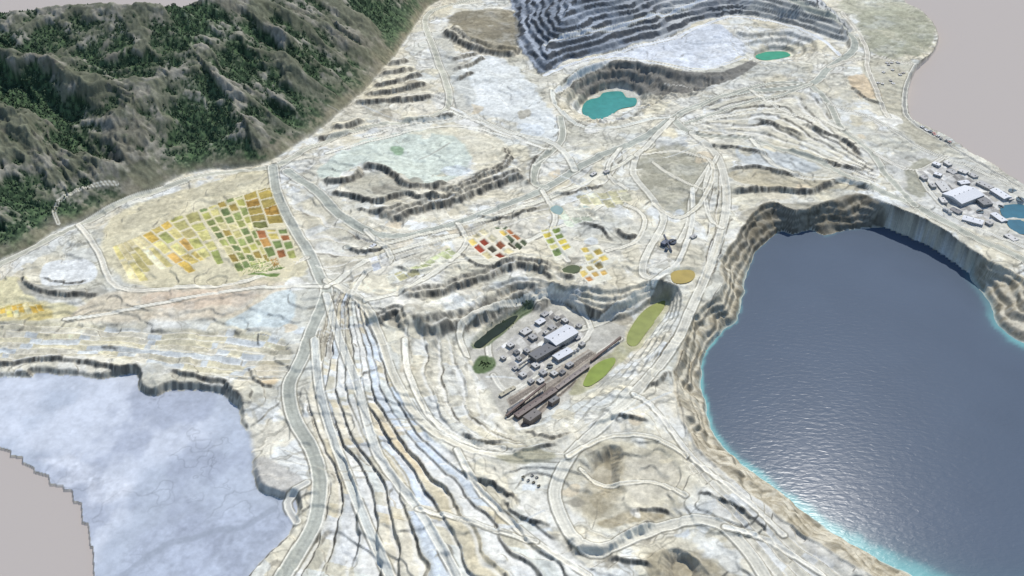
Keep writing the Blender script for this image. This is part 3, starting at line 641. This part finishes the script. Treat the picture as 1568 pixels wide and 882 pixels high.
for nm,w,lv,c,ro in PONDS:
    me=bpy.data.meshes.new(nm); me.from_pydata([(p[0],p[1],lv) for p in w],[],[tuple(range(len(w)))]); 
    if me.polygons[0].normal.z<0: me.flip_normals()
    ob=bpy.data.objects.new(nm,me); bpy.context.scene.collection.objects.link(ob)
    m,nt,bs=newmat(nm+"_water"); N=nt.nodes
    nz=N.new("ShaderNodeTexNoise"); nz.inputs["Scale"].default_value=.04; nz.inputs["Detail"].default_value=5; tc=N.new("ShaderNodeTexCoord"); nt.links.new(tc.outputs["Object"],nz.inputs["Vector"])
    mx=N.new("ShaderNodeMix"); mx.data_type='RGBA'; mx.inputs[6].default_value=(*[v*.62 for v in s2l(c)],1); mx.inputs[7].default_value=(*[v*1.25 for v in s2l(c)],1)
    nt.links.new(nz.outputs["Fac"],mx.inputs[0]); nt.links.new(mx.outputs[2],bs.inputs["Base Color"]); bs.inputs["Roughness"].default_value=.3; bs.inputs["Specular IOR Level"].default_value=.12
    me.materials.append(m)
# ================================================================== STRUCTURES
MC={}
def cm(c,rough=.7,metal=0):
    k=(c,rough)
    if k in MC: return MC[k]
    m,nt,bs=newmat("painted_%d_%d_%d"%c); N=nt.nodes
    nz=N.new("ShaderNodeTexNoise"); nz.inputs["Scale"].default_value=.25; nz.inputs["Detail"].default_value=4; tc=N.new("ShaderNodeTexCoord"); nt.links.new(tc.outputs["Object"],nz.inputs["Vector"])
    mx=N.new("ShaderNodeMix"); mx.data_type='RGBA'; mx.inputs[6].default_value=(*[v*.72 for v in s2l(c)],1); mx.inputs[7].default_value=(*[min(v*1.05,.85) for v in s2l(c)],1)
    nt.links.new(nz.outputs["Fac"],mx.inputs[0]); nt.links.new(mx.outputs[2],bs.inputs["Base Color"]); bs.inputs["Roughness"].default_value=rough
    MC[k]=m; return m
class MB:
    def __init__(s): s.v=[];s.f=[];s.m=[];s.mats=[]
    def mi(s,mat):
        if mat not in s.mats: s.mats.append(mat)
        return s.mats.index(mat)
    def quadset(s,v,f,mat):
        o=len(s.v); s.v+=v; s.f+=[tuple(o+i for i in q) for q in f]; s.m+=[s.mi(mat)]*len(f)
    def box(s,x0,x1,y0,y1,z0,z1,mat):
        s.quadset([(x0,y0,z0),(x1,y0,z0),(x1,y1,z0),(x0,y1,z0),(x0,y0,z1),(x1,y0,z1),(x1,y1,z1),(x0,y1,z1)],
          [(3,2,1,0),(4,5,6,7),(0,1,5,4),(1,2,6,5),(2,3,7,6),(3,0,4,7)],mat)
    def cyl(s,x,y,z0,z1,r,mat,n=20,r2=None,axis='z'):
        r2=r if r2 is None else r2; v=[]
        for zz,rr in((z0,r),(z1,r2)):
            for i in range(n):
                a=2*math.pi*i/n
                v.append((x+rr*math.cos(a),y+rr*math.sin(a),zz) if axis=='z' else (x+rr*math.cos(a),zz,y+rr*math.sin(a)))
        s.quadset(v,[(i,(i+1)%n,n+(i+1)%n,n+i) for i in range(n)]+[tuple(range(n))[::-1],tuple(range(n,2*n))],mat)
    def obj(s,name,x,y,z,rot):
        me=bpy.data.meshes.new(name); me.from_pydata(s.v,[],s.f)
        for mm in s.mats: me.materials.append(mm)
        me.polygons.foreach_set("material_index",s.m); ob=bpy.data.objects.new(name,me); ob.location=(x,y,z); ob.rotation_euler=(0,0,rot)
        bpy.context.scene.collection.objects.link(ob); return ob
GLS=(46,56,66)
def building(name,a,b,w,h,roof=(200,200,200),wall=(176,174,168),gable=True):
    A=PS(*a);B=PS(*b); c=(A+B)/2; L=np.linalg.norm(B-A); rot=math.atan2(B[1]-A[1],B[0]-A[0])
    z=min(Hs(*A),Hs(*B),Hs(*c))-2; M=MB(); wm=cm(wall);rm=cm(roof,.6);gm_=cm(GLS,.3);tm=cm((120,118,113))
    hl,hw_=L/2,w/2; h+=2
    M.box(-hl,hl,-hw_,hw_,0,h,wm)
    if gable:
        r=w*.11; o=.8
        M.quadset([(-hl-o,-hw_-o,h+.03),(hl+o,-hw_-o,h+.03),(hl+o,0,h+r),(-hl-o,0,h+r),(-hl-o,hw_+o,h+.03),(hl+o,hw_+o,h+.03)],[(0,1,2,3),(3,2,5,4),(0,3,4),(1,5,2),(0,4,5,1)],rm)
        n=max(1,int(L/18))
        for i in range(n): 
            xx=-hl+L*(i+.5)/n; M.box(xx-1.2,xx+1.2,-.9,.9,h+r-.4,h+r+1.2,tm)
    else:
        M.box(-hl-.3,hl+.3,-hw_-.3,hw_+.3,h+.02,h+.9,wm); M.box(-hl+.7,hl-.7,-hw_+.7,hw_-.7,h+.92,h+1.0,rm)
        n=max(1,int(L/14))
        for i in range(n):
            xx=-hl+L*(i+.5)/n; yy=random.uniform(-.25,.25)*w; M.box(xx-1.5,xx+1.5,yy-1.3,yy+1.3,h+1.01,h+2.4,tm)
    if L>45:
        M.box(-hl*.5,hl*.3,hw_+.2,hw_+w*.35,0,h*.55,wm); M.box(-hl*.5-.4,hl*.3+.4,hw_+.15,hw_+w*.35+.4,h*.55+.01,h*.55+.5,tm)
    n=max(2,int(L/7))
    for i in range(n):
        xx=-hl+L*(i+.5)/n
        for sgn in(-1,1):
            y0,y1=sorted((sgn*hw_+sgn*.003,sgn*(hw_+.12)))
            if i%4==1: M.box(xx-1.9,xx+1.9,y0,y1,2,5.2,tm)
            else: M.box(xx-1.4,xx+1.4,y0,y1,h*.55,h*.55+1.6,gm_)
    return M.obj(name,c[0],c[1],z,rot)
def tank(name,p,r,h,wall=(150,150,146),top=(90,104,110),bridge=True):
    c=PS(*p); z=Hs(*c)-1; M=MB(); M.cyl(0,0,0,h,r,cm(wall),32); M.cyl(0,0,h+.01,h+.05,r*.95,cm(top,.25),32)
    if bridge: M.box(-r,r,-.9,.9,h+.6,h+1.8,cm((80,76,70))); M.cyl(0,0,h+.1,h+3.5,1.6,cm((110,106,100)),10)
    else: M.cyl(0,0,h+.06,h+2.0,r*.93,cm(wall),32,r*.1)
    return M.obj(name,c[0],c[1],z,random.random()*3)
def conveyor(a,b,w=5,h0=3,h1=14,c=(124,104,94)):
    A=PS(*a);B=PS(*b); L=np.linalg.norm(B-A); rot=math.atan2(B[1]-A[1],B[0]-A[0]); z=Hs(*A); M=MB(); mt=cm(c)
    M.quadset([(0,-w/2,h0),(L,-w/2,h1),(L,w/2,h1),(0,w/2,h0),(0,-w/2,h0+3.5),(L,-w/2,h1+3.5),(L,w/2,h1+3.5),(0,w/2,h0+3.5)],[(3,2,1,0),(4,5,6,7),(0,1,5,4),(1,2,6,5),(2,3,7,6),(3,0,4,7)],mt)
    n=max(2,int(L/18))
    for i in range(n+1):
        x=L*i/n*.98+.4; hh_=h0+(h1-h0)*x/L
        for yy in(-w/2+.4,w/2-.4): M.box(x-.35,x+.35,yy-.3,yy+.3,-3,hh_-.02,cm((90,84,78)))
    return M.obj("conveyor_gallery",A[0],A[1],z,rot)
WH=(228,230,232);GY=(170,170,168);DK=(100,102,106);LT=(206,205,200);RU=(118,102,95)
B_=building
B_("mill_building",(842,531),(876,511),44,17,WH,(190,190,186))
B_("mill_building",(815,553),(850,533),30,13,DK,(130,128,122),False)
B_("maintenance_shop",(850,553),(873,540),22,10,WH)
sheds=[((799,513),(811,506),22,LT,0),((822,498),(832,492),17,WH,1),((812,521),(820,517),20,GY,0),((766,608),(788,595),9,(186,178,150),1),((778,533),(785,529),16,LT,0),((842,505),(849,501),18,GY,0),
 ((862,495),(868,492),17,LT,0),((880,520),(886,517),16,GY,1),((884,503),(889,500),14,GY,0),((768,552),(773,549),13,LT,0),((824,587),(831,583),13,LT,1),((788,543),(794,540),14,DK,0),((868,563),(876,558),14,GY,0),((845,576),(852,572),16,LT,0),
 ((804,541),(809,538),17,GY,0),((792,553),(797,550),13,GY,0),((834,514),(839,511),15,LT,0),((850,490),(856,487),14,GY,0),((786,567),(791,564),12,GY,0),((830,485),(838,480),15,GY,1),((810,588),(816,584),13,GY,0),
 ((858,574),(864,570),12,DK,0),((888,532),(894,528),13,GY,0),((816,564),(824,560),18,LT,0)]
for a,b,w_,c_,g_ in sheds: B_("storage_shed",a,b,w_,random.uniform(4,7),c_,(166,164,157),bool(g_))
B_("office_building",(797,578),(804,574),16,6,LT,(190,186,180),False);B_("office_building",(828,575),(835,571),17,6,GY,(180,176,170),False)
B_("rail_loading_shed",(790,641),(850,600),15,9,RU,(110,100,94));B_("rail_loading_shed",(852,598),(900,563),11,7,(140,128,120),(110,100,94))
B_("crusher_building",(806,650),(824,637),22,16,(116,110,106),(120,112,106),False)
B_("crusher_building",(842,622),(854,614),13,12,(124,124,122),(120,112,106),False)
B_("rail_loading_shed",(778,632),(802,616),8,6,DK)
conveyor((775,640),(835,596));conveyor((905,555),(950,522),5,3,10);conveyor((828,540),(795,565),4,3,10,(140,138,134))
for p in ((842,562),(862,532)): tank("thickener_tank",p,8,4)
for p in ((880,540),(885,537),(875,543)): tank("storage_tank",p,4,7,LT,LT,False)
# eastern plant
B_("processing_hall",(1456,310),(1490,298),72,14,WH,(190,190,188));B_("processing_hall",(1492,302),(1512,318),32,11,DK,(140,140,138),False)
B_("processing_hall",(1474,334),(1504,345),28,9,WH,(190,190,188));B_("processing_hall",(1520,294),(1542,308),30,9,WH,(190,190,188))
for a,b,w_,c_ in [((1438,281),(1450,296),30,LT),((1498,280),(1518,290),26,GY),((1430,267),(1441,272),18,WH),((1452,262),(1463,267),20,GY),
  ((1468,262),(1480,268),22,LT),((1410,273),(1417,278),16,GY),((1520,330),(1538,341),22,WH),((1540,362),(1556,369),22,LT),((1456,322),(1470,329),20,DK),((1424,284),(1430,290),16,GY),((1484,268),(1494,274),20,GY),
  ((1440,306),(1446,314),18,LT),((1468,283),(1482,281),20,WH),((1510,342),(1518,346),18,GY),((1542,308),(1550,305),16,LT),((1446,251),(1455,255),16,LT)]:
    B_("warehouse",a,b,w_,random.uniform(5,8),c_,(176,174,168),random.random()<.4)
B_("office_building",(1428,252),(1439,256),18,7,WH,LT,False)
for p,r in (((1532,318),9),((1550,294),13),((1500,326),11),((1562,306),13)): tank("thickener_tank",p,r,4,(180,180,176),(50,84,94))
for p in ((1446,322),(1450,325),(1454,328)): tank("storage_tank",p,6,8,LT,LT,False)
for i in range(8):
    x=1410+i*6+random.uniform(-1,1); y=195+i*3.3+random.uniform(-1,1)
    B_("warehouse",(x,y),(x+random.uniform(3,5),y+random.uniform(1.5,2.5)),11,3.5,random.choice([(160,80,70),WH,LT,(110,128,150),GY]),(176,174,168),False)
for i in range(14):
    x=1340+random.uniform(0,46); y=96+random.uniform(0,34)
    B_("house",(x,y),(x+3.5,y+1.2),11,3.2,random.choice([LT,GY,(170,164,158)]),(186,182,174))
# mid site
B_("pump_house",(1014,378),(1022,372),14,10,(70,84,110),(80,90,110),False); tank("thickener_tank",(1030,372),13,5,(60,76,100),(36,50,66))
conveyor((1028,388),(1016,366),4,2,12,(60,70,90));tank("storage_tank",(1020,384),5,8,(90,100,116),(90,100,116),False)
for a,b in (((1058,366),(1065,362)),((568,378),(575,375)),((905,270),(912,267)),((925,266),(932,263))):
    B_("storage_shed",a,b,12,4.5,random.choice([WH,LT,GY]),(176,174,168),False)
# vehicles
def truck(p,rot,c,s=1.0):
    w=PS(*p); z=Hs(*w); M=MB(); y=cm(c,.5); d=cm((34,34,34),.9); g=cm(GLS,.2)
    M.box(-5,5,-1.6,1.6,1.6,2.4,d); M.quadset([(-5.6,-3,3),(2.2,-3,2.45),(2.2,3,2.45),(-5.6,3,3),(-6.2,-3.2,5.4),(2.6,-3.4,5.8),(2.6,3.4,5.8),(-6.2,3.2,5.4),(6,-3.2,6.1),(6,3.2,6.1)],[(0,3,2,1),(0,1,5,4),(2,3,7,6),(1,2,6,5),(5,6,9,8)],y)
    M.box(2.9,5.4,-2.9,-.2,2.45,4.9,y); M.box(5.41,5.5,-2.6,-.5,3.6,4.6,g); M.box(2.9,5.6,.1,2.8,2.45,4.0,y)
    for x in (-3.4,3.6):
        for yy in ((-3.1,-1.7),(1.7,3.1)): M.cyl(x,1.6,yy[0],yy[1],1.6,d,14,axis='y')
    o=M.obj("haul_truck",w[0],w[1],z,rot); o.scale=(s,s,s)
for p in ((801,733),(809,738),(817,741),(825,746),(815,730),(822,733)): truck(p,random.uniform(.5,.7),random.choice([(150,142,118),(180,178,170)]),.6)
# ================================================================== FOREST (one object)
def blobs(name,cand,cols,hr):
    n=len(cand); NV=13; V=np.zeros((n,NV,3)); 
    ang=np.arange(5)/5*2*math.pi
    s=rng.uniform(hr[0],hr[1],n); a0=rng.rand(n)*6.28
    V[:,0]=0; V[:,0,2]=-1
    for lvl,(zz,rr,off) in enumerate(((.22,.42,0),(.55,.30,.6))):
        for j in range(5):
            R_=rr*rng.uniform(.6,1.3,n)*s
            V[:,1+lvl*5+j,0]=R_*np.cos(ang[j]+a0+off); V[:,1+lvl*5+j,1]=R_*np.sin(ang[j]+a0+off); V[:,1+lvl*5+j,2]=(zz+rng.uniform(-.08,.08,n))*s
    V[:,11,2]=s; V[:,12,2]=.1*s
    V+=cand[:,None,:]
    T=[]
    for j in range(5):
        k=(j+1)%5; T+=[(0,1+k,1+j),(1+j,1+k,6+j),(6+j,1+k,6+k),(6+j,6+k,11)]
    T=np.array(T); Fq=(T[None]+np.arange(n)[:,None,None]*NV).reshape(-1,3)
    ob=mesh_from(name,V.reshape(-1,3),Fq); addcol(ob,np.repeat(cols,NV,0))
    m,nt,bs=newmat(name+"_foliage"); at=nt.nodes.new("ShaderNodeAttribute"); at.attribute_name="Col"; nt.links.new(at.outputs["Color"],bs.inputs["Base Color"]); bs.inputs["Roughness"].default_value=.9; bs.inputs["Specular IOR Level"].default_value=.1
    ob.data.materials.append(m)
prob=(gm**1.2*HILL*(1-.4*tan)*ss(20,120,DB)*(~VB))*(DR<60)
area=np.gradient(X,axis=1)*np.gradient(Y,axis=0); pr=(prob*area).ravel(); pr/=pr.sum()
NT=12000
ii=rng.choice(len(pr),NT,p=pr); cand=V[ii]+np.c_[rng.uniform(-2,2,(NT,2)),np.zeros(NT)]
blobs("forest",cand,np.array([.07,.10,.06])*rng.uniform(.6,1.6,(NT,1)),(3.5,7.5))
sc=[]
for q,nq,sx_ in (((742,558),36,10),((808,466),40,12),((775,496),30,14)):
    for _ in range(nq):
        p=PS(q[0]+random.gauss(0,sx_*.5),q[1]+random.gauss(0,sx_*.25)); sc.append((p[0],p[1],Hs(*p)))
sc=np.array(sc); blobs("shrubs",sc,np.array([.06,.085,.04])*rng.uniform(.6,1.5,(len(sc),1)),(2.5,4.5))
# ================================================================== LIGHT & CAMERA
SE,SA=math.radians(49),math.radians(24)
sc_=bpy.context.scene
w=bpy.data.worlds.new("World"); sc_.world=w; w.use_nodes=True; nt=w.node_tree
sk=nt.nodes.new("ShaderNodeTexSky"); sk.sky_type='NISHITA'; sk.sun_disc=False; sk.sun_elevation=SE; sk.sun_rotation=SA; sk.altitude=1500
nt.links.new(sk.outputs[0],nt.nodes["Background"].inputs[0]); nt.nodes["Background"].inputs[1].default_value=.15
ld=bpy.data.lights.new("sun",'SUN'); ld.energy=3.9; ld.angle=math.radians(.5); ld.color=(1,.96,.90); sun=bpy.data.objects.new("sun",ld); sc_.collection.objects.link(sun)
dv=Vector((math.sin(SA)*math.cos(SE),math.cos(SA)*math.cos(SE),math.sin(SE))); sun.rotation_euler=dv.to_track_quat('Z','Y').to_euler()
cd=bpy.data.cameras.new("camera"); cam=bpy.data.objects.new("camera",cd); sc_.collection.objects.link(cam); sc_.camera=cam
cam.location=(0,0,CH); cam.rotation_euler=(math.radians(90)-PITCH,0,0); cd.sensor_width=36; cd.lens=36*F/1568; cd.clip_end=200000; cd.clip_start=1
sc_.view_settings.view_transform='Standard'; sc_.view_settings.look='None'; sc_.view_settings.exposure=0
